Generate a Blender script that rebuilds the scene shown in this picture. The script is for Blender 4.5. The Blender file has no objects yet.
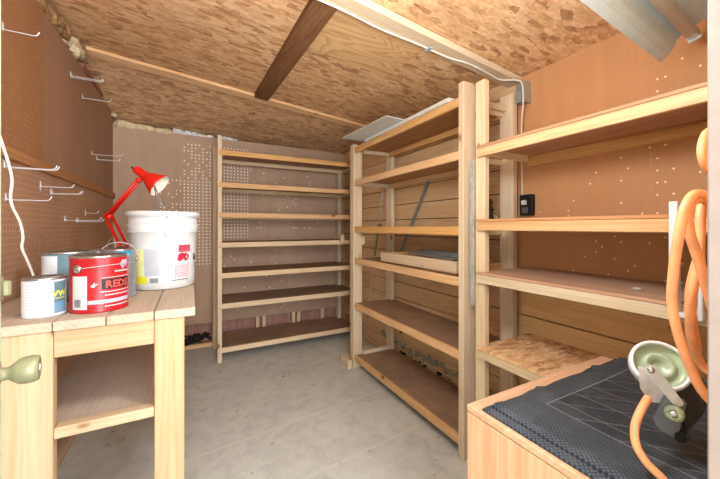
import bpy, bmesh, math, random
from math import sin, cos, pi, radians
from mathutils import Vector, Matrix
random.seed(7)
COL = bpy.context.scene.collection
S = bpy.context.scene

# ------------------------------------------------------------------ camera
F = 320.0; HOR = 227.0; CH = 1.25; TH = math.atan2(170, 320)
cam_d = bpy.data.cameras.new('camera'); cam = bpy.data.objects.new('camera', cam_d); COL.objects.link(cam)
cam_d.sensor_width = 36; cam_d.lens = 16; cam_d.shift_y = -12.5 / 720; cam_d.clip_start = 0.02
cam.location = (0, 0, CH); cam.rotation_euler = (pi / 2, 0, -TH)
S.camera = cam
def at(px, py, d):
    """point seen at picture position px,py at view depth d (metres)"""
    u = (px - 360) / F; v = (HOR - py) / F
    return Vector(((sin(TH) + u * cos(TH)) * d, (cos(TH) - u * sin(TH)) * d, CH + v * d))

# ------------------------------------------------------------------ materials
def lin(c):
    return tuple(((x / 255) / 12.92 if x / 255 <= .04045 else ((x / 255 + .055) / 1.055) ** 2.4) for x in c) + (1,)
class NT:
    def __init__(s, name, rough=.7, metal=0, spec=.3):
        s.m = bpy.data.materials.new(name); s.m.use_nodes = True; s.t = s.m.node_tree
        s.b = s.t.nodes['Principled BSDF']; s.b.inputs['Roughness'].default_value = rough
        s.b.inputs['Metallic'].default_value = metal; s.b.inputs['Specular IOR Level'].default_value = spec
    def n(s, typ, **kw):
        nd = s.t.nodes.new(typ)
        for k, v in kw.items():
            if k.startswith('i_'): nd.inputs[k[2:].replace('_', ' ')].default_value = v
            else: setattr(nd, k, v)
        return nd
    def l(s, a, b): s.t.links.new(a, b)
    def math(s, op, a, b=None, c=None):
        nd = s.n('ShaderNodeMath', operation=op)
        for i, v in enumerate((a, b, c)):
            if v is None: continue
            if isinstance(v, (int, float)): nd.inputs[i].default_value = v
            else: s.l(v, nd.inputs[i])
        return nd.outputs[0]
    def coord(s, scale=(1, 1, 1), rnd=True):
        tc = s.n('ShaderNodeTexCoord'); out = tc.outputs['Object']
        if rnd:
            oi = s.n('ShaderNodeObjectInfo'); ad = s.n('ShaderNodeVectorMath', operation='MULTIPLY_ADD')
            mu = s.n('ShaderNodeVectorMath', operation='SCALE'); cx = s.n('ShaderNodeCombineXYZ')
            s.l(oi.outputs['Random'], cx.inputs[0]); s.l(oi.outputs['Random'], cx.inputs[1]); s.l(oi.outputs['Random'], cx.inputs[2])
            s.l(cx.outputs[0], mu.inputs[0]); mu.inputs['Scale'].default_value = 37.0
            ad = s.n('ShaderNodeVectorMath', operation='ADD'); s.l(out, ad.inputs[0]); s.l(mu.outputs[0], ad.inputs[1]); out = ad.outputs[0]
        mp = s.n('ShaderNodeMapping'); mp.inputs['Scale'].default_value = scale; s.l(out, mp.inputs['Vector'])
        return mp.outputs[0]
    def noise(s, vec, scale, detail=4, rough=.55, dist=0):
        nd = s.n('ShaderNodeTexNoise'); nd.inputs['Scale'].default_value = scale; nd.inputs['Detail'].default_value = detail
        nd.inputs['Roughness'].default_value = rough; nd.inputs['Distortion'].default_value = dist; s.l(vec, nd.inputs['Vector'])
        return nd.outputs['Fac']
    def ramp(s, fac, stops):
        r = s.n('ShaderNodeValToRGB'); e = r.color_ramp.elements
        while len(e) < len(stops): e.new(.5)
        for i, (p, c) in enumerate(stops): e[i].position = p; e[i].color = lin(c) if isinstance(c, tuple) else (c, c, c, 1)
        s.l(fac, r.inputs[0]); return r.outputs[0]
    def mix(s, fac, a, b, mode='MIX'):
        m = s.n('ShaderNodeMix', data_type='RGBA', blend_type=mode)
        for sock, v in ((m.inputs[0], fac), (m.inputs[6], a), (m.inputs[7], b)):
            if isinstance(v, (int, float)): sock.default_value = v
            elif isinstance(v, tuple): sock.default_value = lin(v)
            else: s.l(v, sock)
        return m.outputs[2]
    def done(s, col, bump=None, bs=.2, dist=.002):
        if isinstance(col, tuple): s.b.inputs['Base Color'].default_value = lin(col)
        else: s.l(col, s.b.inputs['Base Color'])
        if bump is not None:
            bp = s.n('ShaderNodeBump'); bp.inputs['Strength'].default_value = bs; bp.inputs['Distance'].default_value = dist
            s.l(bump, bp.inputs['Height']); s.l(bp.outputs[0], s.b.inputs['Normal'])
        return s.m

def wood(name, light, mid, dark, knot=(120, 75, 45), dirt=0.0, dirtc=(95, 80, 68), contrast=1.0, knots=True):
    """three materials, grain along x, y and z"""
    out = {}
    for ax in 'xyz':
        t = NT(name + '_grain_' + ax, .75)
        sc = [1.0, 1.0, 1.0]; sc['xyz'.index(ax)] = .07
        v = t.coord(tuple(sc))
        n1 = t.noise(v, 14, 3, .5, 1.2)
        w = t.n('ShaderNodeTexWave', wave_type='RINGS', rings_direction=ax.upper()) ; t.l(v, w.inputs['Vector'])
        w.inputs['Scale'].default_value = 22; w.inputs['Distortion'].default_value = 9; w.inputs['Detail'].default_value = 2; w.inputs['Detail Scale'].default_value = 1.2
        n2 = t.noise(v, 90, 3, .6)
        f = t.math('ADD', t.math('MULTIPLY', n1, .5), t.math('ADD', t.math('MULTIPLY', w.outputs['Fac'], .12), t.math('MULTIPLY', n2, .33)))
        c = t.ramp(f, [(.30, light), (.52, mid), (.80, dark)])
        oi = t.n('ShaderNodeObjectInfo')
        hs = t.n('ShaderNodeHueSaturation'); t.l(c, hs.inputs['Color'])
        t.l(t.math('ADD', t.math('MULTIPLY', oi.outputs['Random'], .16), .92), hs.inputs['Value'])
        t.l(t.math('ADD', t.math('MULTIPLY', t.math('FRACT', t.math('MULTIPLY', oi.outputs['Random'], 7.3)), .25), .87), hs.inputs['Saturation'])
        c = hs.outputs[0]
        if knots:
            sk = [1.0, 1.0, 1.0]; sk['xyz'.index(ax)] = .5
            vk = t.coord(tuple(sk)); vo = t.n('ShaderNodeTexVoronoi'); vo.inputs['Scale'].default_value = 6.5; t.l(vk, vo.inputs['Vector'])
            k = t.ramp(vo.outputs['Distance'], [(.03, 1.0), (.07, .7), (.10, 0.0)])
            c = t.mix(k, c, knot)
        if dirt:
            ge = t.n('ShaderNodeNewGeometry'); sz = t.n('ShaderNodeSeparateXYZ'); t.l(ge.outputs['Normal'], sz.inputs[0]); up = t.math('GREATER_THAN', sz.outputs[2], .7)
            vd = t.coord((1, 1, 1)); dn = t.noise(vd, 5, 6, .65)
            c = t.mix(t.math('MULTIPLY', up, t.math('MULTIPLY', t.ramp(dn, [(.3, .35), (.62, 1.0)]), dirt)), c, dirtc)
            sp = t.noise(vd, 160, 2, .5)
            c = t.mix(t.math('MULTIPLY', up, t.math('MULTIPLY', t.ramp(sp, [(.66, 0.0), (.72, 1.0)]), dirt * .6)), c, (205, 198, 188))
        out[ax] = t.done(c, f, .25, .001)
    return out
PINE = wood('pale_pine_lumber', (226, 206, 176), (214, 190, 156), (194, 165, 126), knot=(150, 100, 62))
AMBER = wood('amber_pine_lumber', (226, 186, 136), (212, 163, 108), (184, 130, 80), knot=(130, 78, 45))
BENCHW = wood('bench_pine_lumber', (206, 180, 148), (196, 167, 131), (176, 143, 104), knot=(140, 92, 58))
SIDING = wood('cedar_board', (232, 200, 158), (220, 182, 138), (190, 150, 108), knot=(92, 56, 34))
SIDINGP = wood('new_cedar_board', (238, 206, 160), (226, 188, 138), (202, 160, 110), knot=(120, 78, 48))
DECK = wood('dusty_shelf_plywood', (196, 154, 118), (178, 134, 98), (150, 108, 78), dirt=.8, dirtc=(124, 104, 88), knots=False)
DECKR = wood('orange_shelf_plywood', (206, 156, 116), (190, 138, 98), (158, 108, 76), dirt=.5, dirtc=(150, 130, 116), knots=False)
REDW = wood('weathered_red_board', (190, 142, 122), (160, 108, 92), (112, 70, 58), knots=False)
BENCHTOP = wood('worn_bench_plank', (200, 184, 164), (184, 166, 144), (158, 138, 114), dirt=.4, dirtc=(170, 164, 156))
BOXW = wood('orange_plywood', (204, 168, 138), (194, 152, 120), (176, 132, 98), knots=False)
DARKB = wood('dark_brown_board', (140, 100, 68), (120, 82, 54), (92, 60, 40), knots=False)

RAILW = wood('dull_brown_rail', (182, 138, 102), (166, 122, 88), (136, 98, 68), knots=False)
def osb(name, tint=1.0, cols=None):
    t = NT(name, .7)
    v0 = t.coord((1, 1, 1), False)
    base = None
    nz = t.n('ShaderNodeTexNoise'); nz.inputs['Scale'].default_value = 7; nz.inputs['Detail'].default_value = 3; t.l(v0, nz.inputs['Vector'])
    res = []
    for i, (ang, sx, sy) in enumerate(((.5, 15, 38), (1.9, 17, 42), (-.75, 13, 36))):
        mp = t.n('ShaderNodeMapping'); mp.inputs['Rotation'].default_value = (0, 0, ang); mp.inputs['Scale'].default_value = (sx, sy, 1)
        av = t.n('ShaderNodeVectorMath', operation='MULTIPLY_ADD'); t.l(nz.outputs['Color'], av.inputs[0]); av.inputs[1].default_value = (.035, .035, 0); t.l(v0, av.inputs[2])
        t.l(av.outputs[0], mp.inputs['Vector'])
        vo = t.n('ShaderNodeTexVoronoi', voronoi_dimensions='2D'); vo.inputs['Scale'].default_value = 1; t.l(mp.outputs[0], vo.inputs['Vector'])
        sep = t.n('ShaderNodeSeparateColor'); t.l(vo.outputs['Color'], sep.inputs[0])
        res.append((sep.outputs[0], sep.outputs[1], mp.outputs[0]))
    cols = cols or [(0, (250, 218, 176)), (.3, (240, 198, 152)), (.6, (224, 178, 130)), (.80, (206, 154, 106)), (.92, (158, 106, 68))]
    def layer(k):
        g = t.noise(res[k][2], 2.2, 4, .65)
        return t.mix(.42, t.ramp(res[k][0], cols), t.ramp(g, [(.32, (150, 102, 66)), (.5, (224, 178, 130)), (.68, (250, 220, 180))]))
    c = layer(0)
    c = t.mix(t.ramp(res[1][1], [(.56, 0.0), (.58, 1.0)]), c, layer(1))
    c = t.mix(t.ramp(res[2][1], [(.62, 0.0), (.64, 1.0)]), c, layer(2))
    big = t.noise(v0, 2.2, 5, .6)
    c = t.mix(t.math('MULTIPLY', t.ramp(big, [(.52, 0.0), (.75, 1.0)]), .3), c, (150, 104, 78))
    return t.done(c, res[0][0], .25, .002)
OSB = osb('strand_board')
OSB2 = osb('dark_strand_board', cols=[(0, (226, 190, 150)), (.35, (206, 166, 126)), (.65, (182, 142, 106)), (.88, (148, 110, 78)), (.96, (98, 68, 46))])  # darker flake tones for the back part of the ceiling

def plywood():
    t = NT('swirl_grain_plywood', .6)
    v = t.coord((.9, 2.6, 1), False)
    n = t.noise(v, 2.0, 2, .45, .4)
    f = t.math('FRACT', t.math('MULTIPLY', n, 13))
    c = t.ramp(f, [(0, (228, 190, 142)), (.55, (220, 178, 128)), (.82, (200, 154, 104)), (.97, (226, 188, 138))])
    return t.done(c, f, .05, .001)
PLY = plywood()

def peg(name, uaxis, base, var, holec, seed, lo, hi, spacing=.0254, rad=.17, dk=.3, regions=None):
    """hardboard with a square grid of holes, some of them in a pale colour"""
    t = NT(name, .62)
    tc = t.n('ShaderNodeTexCoord'); sp = t.n('ShaderNodeSeparateXYZ'); t.l(tc.outputs['Object'], sp.inputs[0])
    u = t.math('DIVIDE', sp.outputs['XYZ'.index(uaxis)], spacing); w = t.math('DIVIDE', sp.outputs[2], spacing)
    fu, fw = t.math('SUBTRACT', t.math('FRACT', t.math('ADD', u, 1000)), .5), t.math('SUBTRACT', t.math('FRACT', t.math('ADD', w, 1000)), .5)
    d = t.math('SQRT', t.math('ADD', t.math('MULTIPLY', fu, fu), t.math('MULTIPLY', fw, fw)))
    hole = t.math('LESS_THAN', d, rad)
    cx = t.n('ShaderNodeCombineXYZ'); t.l(t.math('FLOOR', t.math('ADD', u, 1000)), cx.inputs[0]); t.l(t.math('FLOOR', t.math('ADD', w, 1000)), cx.inputs[1]); cx.inputs[2].default_value = seed
    wn = t.n('ShaderNodeTexWhiteNoise', noise_dimensions='3D'); t.l(cx.outputs[0], wn.inputs['Vector'])
    mask = t.noise(cx.outputs[0], .07, 2, .5)
    mk = t.ramp(mask, [(lo, 0.0), (hi, 1.0)])
    if regions:       # bands along u and z where the holes show
        acc = None
        for (a0, a1, b0, b1, k) in regions:
            U = sp.outputs['XYZ'.index(uaxis)]; Zz = sp.outputs[2]
            r = t.math('MULTIPLY', t.math('MULTIPLY', t.math('GREATER_THAN', U, a0), t.math('LESS_THAN', U, a1)), t.math('MULTIPLY', t.math('GREATER_THAN', Zz, b0), t.math('LESS_THAN', Zz, b1)))
            r = t.math('MULTIPLY', r, k)
            acc = r if acc is None else t.math('MAXIMUM', acc, r)
        mk = acc
    on = t.math('LESS_THAN', wn.outputs['Value'], mk)
    pale_hole = t.math('MULTIPLY', hole, on)
    v = t.coord((1, 1, 1), False); n = t.noise(v, 1.6, 5, .6); st = t.coord((6, 6, .5), False); n2 = t.noise(st, 2, 3, .6)
    c = t.ramp(t.math('ADD', t.math('MULTIPLY', n, .6), t.math('MULTIPLY', n2, .4)), [(.35, base), (.68, var)])
    c = t.mix(t.math('MULTIPLY', hole, dk), c, tuple(int(q * .6) for q in base))
    c = t.mix(pale_hole, c, holec)
    return t.done(c, t.math('MULTIPLY', hole, -1), .3, .002)

def plain(name, col, rough=.5, metal=0, var=.0, bump=0, spec=.4, trans=0):
    t = NT(name, rough, metal, spec)
    v = t.coord((1, 1, 1), False); n = t.noise(v, 30, 4, .6)
    dk = tuple(int(x * (1 - max(var, .03))) for x in col)
    c = t.ramp(n, [(.35, dk), (.65, col)])
    if trans: t.b.inputs['Transmission Weight'].default_value = trans
    return t.done(c, n if bump else None, bump, .001)

def concrete():
    t = NT('worn_concrete', .6, spec=.4)
    v = t.coord((1, 1, 1), False)
    n1 = t.noise(v, 1.7, 6, .62, .6); n2 = t.noise(v, 9, 6, .7, .4); n3 = t.noise(v, 120, 3, .6)
    c = t.ramp(n1, [(.3, (190, 193, 188)), (.5, (208, 210, 204)), (.72, (222, 224, 218))])
    c = t.mix(.45, c, t.ramp(n2, [(.36, (168, 170, 165)), (.52, (210, 212, 206)), (.68, (228, 230, 224))]))
    c = t.mix(.25, c, t.ramp(n3, [(.35, (150, 148, 142)), (.6, (206, 204, 198))]))
    vo = t.n('ShaderNodeTexVoronoi', voronoi_dimensions='2D'); vo.inputs['Scale'].default_value = 3.3
    dv = t.n('ShaderNodeVectorMath', operation='MULTIPLY_ADD'); nz = t.n('ShaderNodeTexNoise'); nz.inputs['Scale'].default_value = 14; t.l(v, nz.inputs['Vector'])
    t.l(nz.outputs['Color'], dv.inputs[0]); dv.inputs[1].default_value = (.12, .12, 0); t.l(v, dv.inputs[2]); t.l(dv.outputs[0], vo.inputs['Vector'])
    c = t.mix(t.ramp(vo.outputs['Distance'], [(.012, .8), (.045, 0.0)]), c, (140, 134, 124))
    # pale trowel line across the slab
    sp = t.n('ShaderNodeSeparateXYZ'); t.l(v, sp.inputs[0])
    for k, (a, b0) in enumerate(((.55, 1.95), (.5, 1.48))):
        ln = t.math('ABSOLUTE', t.math('SUBTRACT', t.math('ADD', sp.outputs[1], t.math('MULTIPLY', sp.outputs[0], -a * .2)), b0))
        ln = t.math('ADD', ln, t.math('MULTIPLY', t.math('SUBTRACT', n2, .5), .05))
        c = t.mix(t.math('MULTIPLY', t.math('LESS_THAN', t.math('ABSOLUTE', ln), .008), .4), c, (226, 222, 212))
    return t.done(c, t.math('ADD', n2, t.math('MULTIPLY', n3, .3)), .2, .002)
CONC = concrete()
CAST = plain('cast_aluminium', (236, 238, 240), .45, 0, .14, .3)

def rubber():
    t = NT('ribbed_black_rubber', .55, spec=.35)
    tc = t.n('ShaderNodeTexCoord'); sp = t.n('ShaderNodeSeparateXYZ'); t.l(tc.outputs['Object'], sp.inputs[0])
    X, Y = sp.outputs[0], sp.outputs[1]
    def saw(a, k): return t.math('FRACT', t.math('MULTIPLY', t.math('ADD', a, 10), k))
    p = t.math('ADD', X, Y); q = t.math('SUBTRACT', X, Y)
    h1 = t.math('MULTIPLY', t.math('GREATER_THAN', saw(p, 105), .35), t.math('GREATER_THAN', saw(q, 105), .35))
    sx = t.math('GREATER_THAN', X, .115); sy = t.math('LESS_THAN', Y, -.05)
    inn = t.math('MULTIPLY', sx, sy)
    # plain lines: border of the inner field and the lozenge lines in it
    def line(a, w): return t.math('LESS_THAN', t.math('ABSOLUTE', a), w)
    bord = t.math('MAXIMUM', t.math('MULTIPLY', line(t.math('SUBTRACT', X, .115), .0013), sy), t.math('MULTIPLY', line(t.math('ADD', Y, .05), .0013), sx))
    diag = t.math('MULTIPLY', inn, t.math('MAXIMUM', t.math('LESS_THAN', saw(p, 12), .022), t.math('LESS_THAN', saw(X, 13), .022)))
    ln = t.math('MAXIMUM', bord, diag)
    c = t.mix(h1, (38, 42, 48), (72, 80, 90)); c = t.mix(inn, c, t.mix(h1, (30, 34, 40), (52, 58, 66)))
    v = t.coord((1, 1, 1), False); n = t.noise(v, 10, 5, .7)
    c = t.mix(t.math('MULTIPLY', t.ramp(n, [(.5, 0.0), (.75, 1.0)]), .2), c, (120, 126, 130))
    dots = t.noise(v, 260, 1, .5); c = t.mix(t.ramp(dots, [(.76, 0.0), (.8, .8)]), c, (150, 150, 145))
    c = t.mix(t.math('MULTIPLY', ln, .8), c, (122, 130, 138))
    return t.done(c, h1, .5, .002)
RUB = rubber()

STEEL = plain('galvanised_steel', (212, 214, 214), .38, .3, .12)
ZINC = plain('bright_zinc_wire', (205, 208, 212), .3, .3, .05)
TIN = plain('can_tin', (200, 204, 206), .25, .9, .08)
DGREY = plain('grey_painted_metal', (156, 158, 156), .45, .2, .15)
RED = plain('red_enamel', (214, 36, 24), .3, 0, .04)
REDCAN = plain('red_can_print', (186, 34, 42), .3, 0, .04)
WHITE = plain('white_plastic', (214, 217, 218), .4, 0, .02)
WPAPER = plain('white_label_paper', (212, 216, 220), .55, 0, .03)
CREAM = plain('cream_lamp_inside', (240, 232, 214), .4, 0, .02)
BLACK = plain('black_plastic', (24, 24, 26), .4, 0, .1)
DARKLAB = plain('charcoal_print', (42, 36, 38), .5)
TEAL = plain('slate_teal_print', (96, 128, 140), .45, 0, .08)
BLUELAB = plain('blue_print', (104, 146, 176), .5)
YEL = plain('yellow_print', (232, 226, 60), .5, 0, .05); YELP = plain('pale_yellow_print', (240, 240, 168), .5, 0, .08)
LAV = plain('lavender_print', (198, 186, 214), .5)
GREYP = plain('grey_print', (176, 180, 186), .5); PINKP = plain('rose_print', (206, 120, 136), .5, 0, .1); CRIM = plain('crimson_print', (196, 36, 66), .5)
ORANGE = plain('orange_rubber_cord', (238, 164, 112), .42, 0, .08)
DOORC = plain('pale_green_door_paint', (214, 228, 212), .45, 0, .02)
BRASS = plain('aged_brass', (150, 150, 118), .35, .15, .12)
JAMB = plain('pinkish_beige_paint', (150, 136, 129), .6, 0, .04)
FIX = plain('blue_white_enamel', (222, 244, 255), .4, 0, .02)
TUBE = plain('frosted_tube_glass', (240, 248, 252), .35, 0, .02)
SHEET = plain('white_panel_board', (216, 216, 210), .5, 0, .04)
FOAM = plain('cream_spray_foam', (226, 208, 170), .85, 0, .16, .4)
BATT = plain('yellow_insulation', (176, 138, 92), .9, 0, .35, .5)
FOIL = plain('white_plastic_film', (240, 242, 246), .2, 0, .12, .3)
DIRT = plain('black_debris', (44, 40, 40), .9, 0, .4, .5)
BLKM = plain('black_cast_body', (58, 62, 68), .4, .2, .15)
SLATE = plain('slate_grey_body', (146, 162, 178), .4, .2, .1)
LENS = plain('pale_green_plastic', (158, 172, 140), .3, 0, .12)
GREEN = plain('green_tape', (88, 138, 92), .5, 0, .1)
WCORD = plain('white_cord', (236, 232, 222), .5)
LEAFC = plain('dusty_green_rag', (72, 84, 76), .9, 0, .4, .5)

# ------------------------------------------------------------------ mesh helpers
def bx(bm, x0, x1, y0, y1, z0, z1, bev=0.0):
    r = bmesh.ops.create_cube(bm, size=1); vs = r['verts']
    for v in vs: v.co = Vector(((x0 + x1) / 2 + v.co.x * (x1 - x0), (y0 + y1) / 2 + v.co.y * (y1 - y0), (z0 + z1) / 2 + v.co.z * (z1 - z0)))
    if bev:
        es = list({e for v in vs for e in v.link_edges}); bmesh.ops.bevel(bm, geom=es, offset=bev, segments=1, affect='EDGES')
    return bm
def box(*a): return bx(bmesh.new(), *a)
def sweep(bm, pts, r, n=10, smooth=4, caps=True, closed=False):
    pts = [Vector(p) for p in pts]
    if smooth and len(pts) > 2:
        q = []; L = len(pts)
        rng = range(L) if closed else range(L - 1)
        for i in rng:
            g = (lambda k: pts[k % L]) if closed else (lambda k: pts[max(0, min(L - 1, k))])
            p0, p1, p2, p3 = g(i - 1), g(i), g(i + 1), g(i + 2)
            for s in range(smooth):
                t = s / smooth
                q.append(.5 * ((2 * p1) + (p2 - p0) * t + (2 * p0 - 5 * p1 + 4 * p2 - p3) * t * t + (3 * p1 - p0 - 3 * p2 + p3) * t ** 3))
        if not closed: q.append(pts[-1])
        pts = q
    rr = r if isinstance(r, (list, tuple)) else None
    rings = []; up = Vector((.13, .27, 1)).normalized(); L = len(pts)
    for i, p in enumerate(pts):
        a = pts[(i + 1) % L] if closed else pts[min(i + 1, L - 1)]; b = pts[i - 1] if closed or i else pts[0]
        d = (a - b).normalized() if (a - b).length > 1e-9 else Vector((0, 0, 1))
        s = d.cross(up)
        if s.length < 1e-3: s = d.cross(Vector((1, 0, 0)))
        s.normalize(); up = s.cross(d).normalized()
        R = (rr[0] + (rr[1] - rr[0]) * i / (L - 1)) if rr else r
        rings.append([bm.verts.new(p + (s * cos(2 * pi * k / n) + up * sin(2 * pi * k / n)) * R) for k in range(n)])
    for i in range(L if closed else L - 1):
        A, B = rings[i], rings[(i + 1) % L]
        for k in range(n): f = bm.faces.new((A[k], A[(k + 1) % n], B[(k + 1) % n], B[k])); f.smooth = True
    if caps and not closed: bm.faces.new(rings[0][::-1]); bm.faces.new(rings[-1])
    return bm
def lathe(bm, prof, M=None, n=40, smooth=True, closed=False):
    M = M or Matrix(); rings = []
    for r, z in prof:
        if r < 1e-6: rings.append([bm.verts.new(M @ Vector((0, 0, z)))])
        else: rings.append([bm.verts.new(M @ Vector((r * cos(2 * pi * k / n), r * sin(2 * pi * k / n), z))) for k in range(n)])
    for i in range(len(rings) - 1):
        A, B = rings[i], rings[i + 1]
        for k in range(n):
            a = [A[k % len(A)], A[(k + 1) % len(A)], B[(k + 1) % len(B)], B[k % len(B)]]
            u = []
            for v in a:
                if v not in u: u.append(v)
            if len(u) > 2: f = bm.faces.new(u); f.smooth = smooth
    return bm
def axis_matrix(o, d):
    return Matrix.Translation(Vector(o)) @ Vector((0, 0, 1)).rotation_difference(Vector(d).normalized()).to_matrix().to_4x4()
def prism(bm, poly, depth_vec):
    a = [bm.verts.new(Vector(p)) for p in poly]; b = [bm.verts.new(Vector(p) + Vector(depth_vec)) for p in poly]
    bm.faces.new(a); bm.faces.new(b[::-1])
    for i in range(len(a)): j = (i + 1) % len(a); bm.faces.new((a[i], b[i], b[j], a[j]))
    return bm
def lump(bm, c, s, seed=0, sub=2, amp=.25):
    rnd = random.Random(seed); r = bmesh.ops.create_icosphere(bm, subdivisions=sub, radius=1)
    for v in r['verts']:
        k = 1 + rnd.uniform(-amp, amp); v.co = Vector((c[0] + v.co.x * s[0] * k, c[1] + v.co.y * s[1] * k, c[2] + v.co.z * s[2] * k))
    return bm
def obj(name, bm, mat, parent=None, loc=None, M=None):
    if M is not None: bmesh.ops.transform(bm, matrix=M, verts=bm.verts)
    bmesh.ops.recalc_face_normals(bm, faces=bm.faces)
    me = bpy.data.meshes.new(name); bm.to_mesh(me); bm.free(); me.materials.append(mat)
    o = bpy.data.objects.new(name, me); COL.objects.link(o)
    if parent: o.parent = parent
    if loc: o.location = loc
    return o
def tag(o, label, cat, group=None, kind=None):
    o['label'] = label; o['category'] = cat
    if group: o['group'] = group
    if kind: o['kind'] = kind
    return o
def thing(name, label, cat, loc=(0, 0, 0), rz=0, group=None):
    o = bpy.data.objects.new(name, None); COL.objects.link(o); o.location = loc; o.rotation_euler = (0, 0, rz); o.empty_display_size = .05
    return tag(o, label, cat, group)
def struct(name, bm, mat, parent=None):
    o = obj(name, bm, mat, parent)
    if not parent: o['kind'] = 'structure'
    return o
def copy_tree(o, parent=None):
    c = o.copy(); COL.objects.link(c); c.parent = parent
    for ch in list(o.children): copy_tree(ch, c)
    return c
def relocate(o, p):
    """world-space mesh -> object whose origin sits at p"""
    p = Vector(p); o.data.transform(Matrix.Translation(-p)); o.location = p; return o
def text_polys(s, size):
    cu = bpy.data.curves.new('t', 'FONT'); cu.body = s; cu.size = size; cu.align_x = 'CENTER'; cu.offset = size * .03; cu.resolution_u = 2
    o = bpy.data.objects.new('t', cu); COL.objects.link(o); bpy.context.view_layer.update()
    dg = bpy.context.evaluated_depsgraph_get(); me = bpy.data.meshes.new_from_object(o.evaluated_get(dg))
    vs = [v.co.copy() for v in me.vertices]; fs = [tuple(p.vertices) for p in me.polygons]
    bpy.data.objects.remove(o); bpy.data.curves.remove(cu); bpy.data.meshes.remove(me)
    return vs, fs
class Wrap:
    """lays labels on an upright cylinder or cone; angle a is measured from the side that faces the doorway, positive to the right"""
    def __init__(s, c, rfun):
        s.c = Vector(c); s.r = rfun
        d = Vector((-c[0], -c[1], 0)).normalized(); s.t = d; s.rt = Vector((-d.y, d.x, 0))   # rt: right as seen from the doorway
        # seen from the doorway looking along -d, right is d x up
        s.rt = Vector((0, 0, 1)).cross(d)
    def p(s, a, z, off): r = s.r(z) + off; return (s.t * cos(a) + s.rt * sin(a)) * r + Vector((0, 0, z))
    def patch(s, name, a0, a1, z0, z1, mat, parent, off=.0006, n=10, bars=None):
        bm = bmesh.new()
        segs = bars or [(a0, a1)]
        for (b0, b1) in segs:
            m = n if not bars else 1
            for i in range(m):
                A = b0 + (b1 - b0) * i / m; B = b0 + (b1 - b0) * (i + 1) / m
                f = bm.faces.new([bm.verts.new(s.p(A, z0, off)), bm.verts.new(s.p(B, z0, off)), bm.verts.new(s.p(B, z1, off)), bm.verts.new(s.p(A, z1, off))])
        bmesh.ops.remove_doubles(bm, verts=bm.verts, dist=1e-6)
        return obj(name, bm, mat, parent)
    def poly(s, name, pts, mat, parent, off=.0008):
        bm = bmesh.new(); bm.faces.new([bm.verts.new(s.p(a, z, off)) for a, z in pts]); return obj(name, bm, mat, parent)
    def text(s, name, body, a, z, size, mat, parent, off=.001, sx=1.0):
        vs, fs = text_polys(body, size); bm = bmesh.new(); R = s.r(z)
        vv = [bm.verts.new(s.p(a + v.x * sx / R, z + v.y, off)) for v in vs]
        for f in fs:
            try: bm.faces.new([vv[i] for i in f])
            except ValueError: pass
        return obj(name, bm, mat, parent)
    def rows(s, name, a0, a1, zs, h, mat, parent, off=.001, seed=0):
        rnd = random.Random(seed); bm = bmesh.new()
        for z in zs:
            a = a0
            while a < a1 - .02:
                w = rnd.uniform(.03, .09); b = min(a + w, a1)
                bm.faces.new([bm.verts.new(s.p(a, z, off)), bm.verts.new(s.p(b, z, off)), bm.verts.new(s.p(b, z + h, off)), bm.verts.new(s.p(a, z + h, off))])
                a = b + .015
        return obj(name, bm, mat, parent)

# ------------------------------------------------------------------ setting
LW, RW, BW = -.63, 1.73, 3.69
def ceil_z(x, y):
    t = (x - LW) / (RW - LW)
    rows = [(-.6, 2.37, 2.125), (1.2, 2.385, 2.13), (2.8, 2.475, 2.245), (BW, 2.275, 2.168), (3.9, 2.23, 2.14)]
    for a, b in zip(rows, rows[1:]):
        if y <= b[0]:
            k = (y - a[0]) / (b[0] - a[0]); return (a[1] + (b[1] - a[1]) * k) * (1 - t) + (a[2] + (b[2] - a[2]) * k) * t
    return rows[-1][1] * (1 - t) + rows[-1][2] * t
struct('floor', box(-1.2, 2.3, -.6, 3.9, -.12, 0), CONC)
struct('ground', box(-9, 9, -12, -.6, -.16, -.03), plain('sunlit_pale_paving', (214, 208, 196), .8, 0, .06))
def deck(name, y0, y1, mat, th=.02):
    bm = bmesh.new(); ys = [y0 + (y1 - y0) * i / 8 for i in range(9)]; xs = [-.8 + 2.65 * i / 8 for i in range(9)]
    V = [[(bm.verts.new((x, y, ceil_z(x, y))), bm.verts.new((x, y, ceil_z(x, y) + th))) for x in xs] for y in ys]
    for j in range(8):
        for i in range(8):
            for k in (0, 1): bm.faces.new((V[j][i][k], V[j][i + 1][k], V[j + 1][i + 1][k], V[j + 1][i][k]))
    for i in range(8):
        bm.faces.new((V[0][i][0], V[0][i + 1][0], V[0][i + 1][1], V[0][i][1])); bm.faces.new((V[8][i][0], V[8][i + 1][0], V[8][i + 1][1], V[8][i][1]))
        bm.faces.new((V[i][0][0], V[i + 1][0][0], V[i + 1][0][1], V[i][0][1])); bm.faces.new((V[i][8][0], V[i + 1][8][0], V[i + 1][8][1], V[i][8][1]))
    return struct(name, bm, mat)
deck('ceiling', -.1, 2.8, OSB)
deck('ceiling_back', 2.8, 3.86, OSB2)
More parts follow.
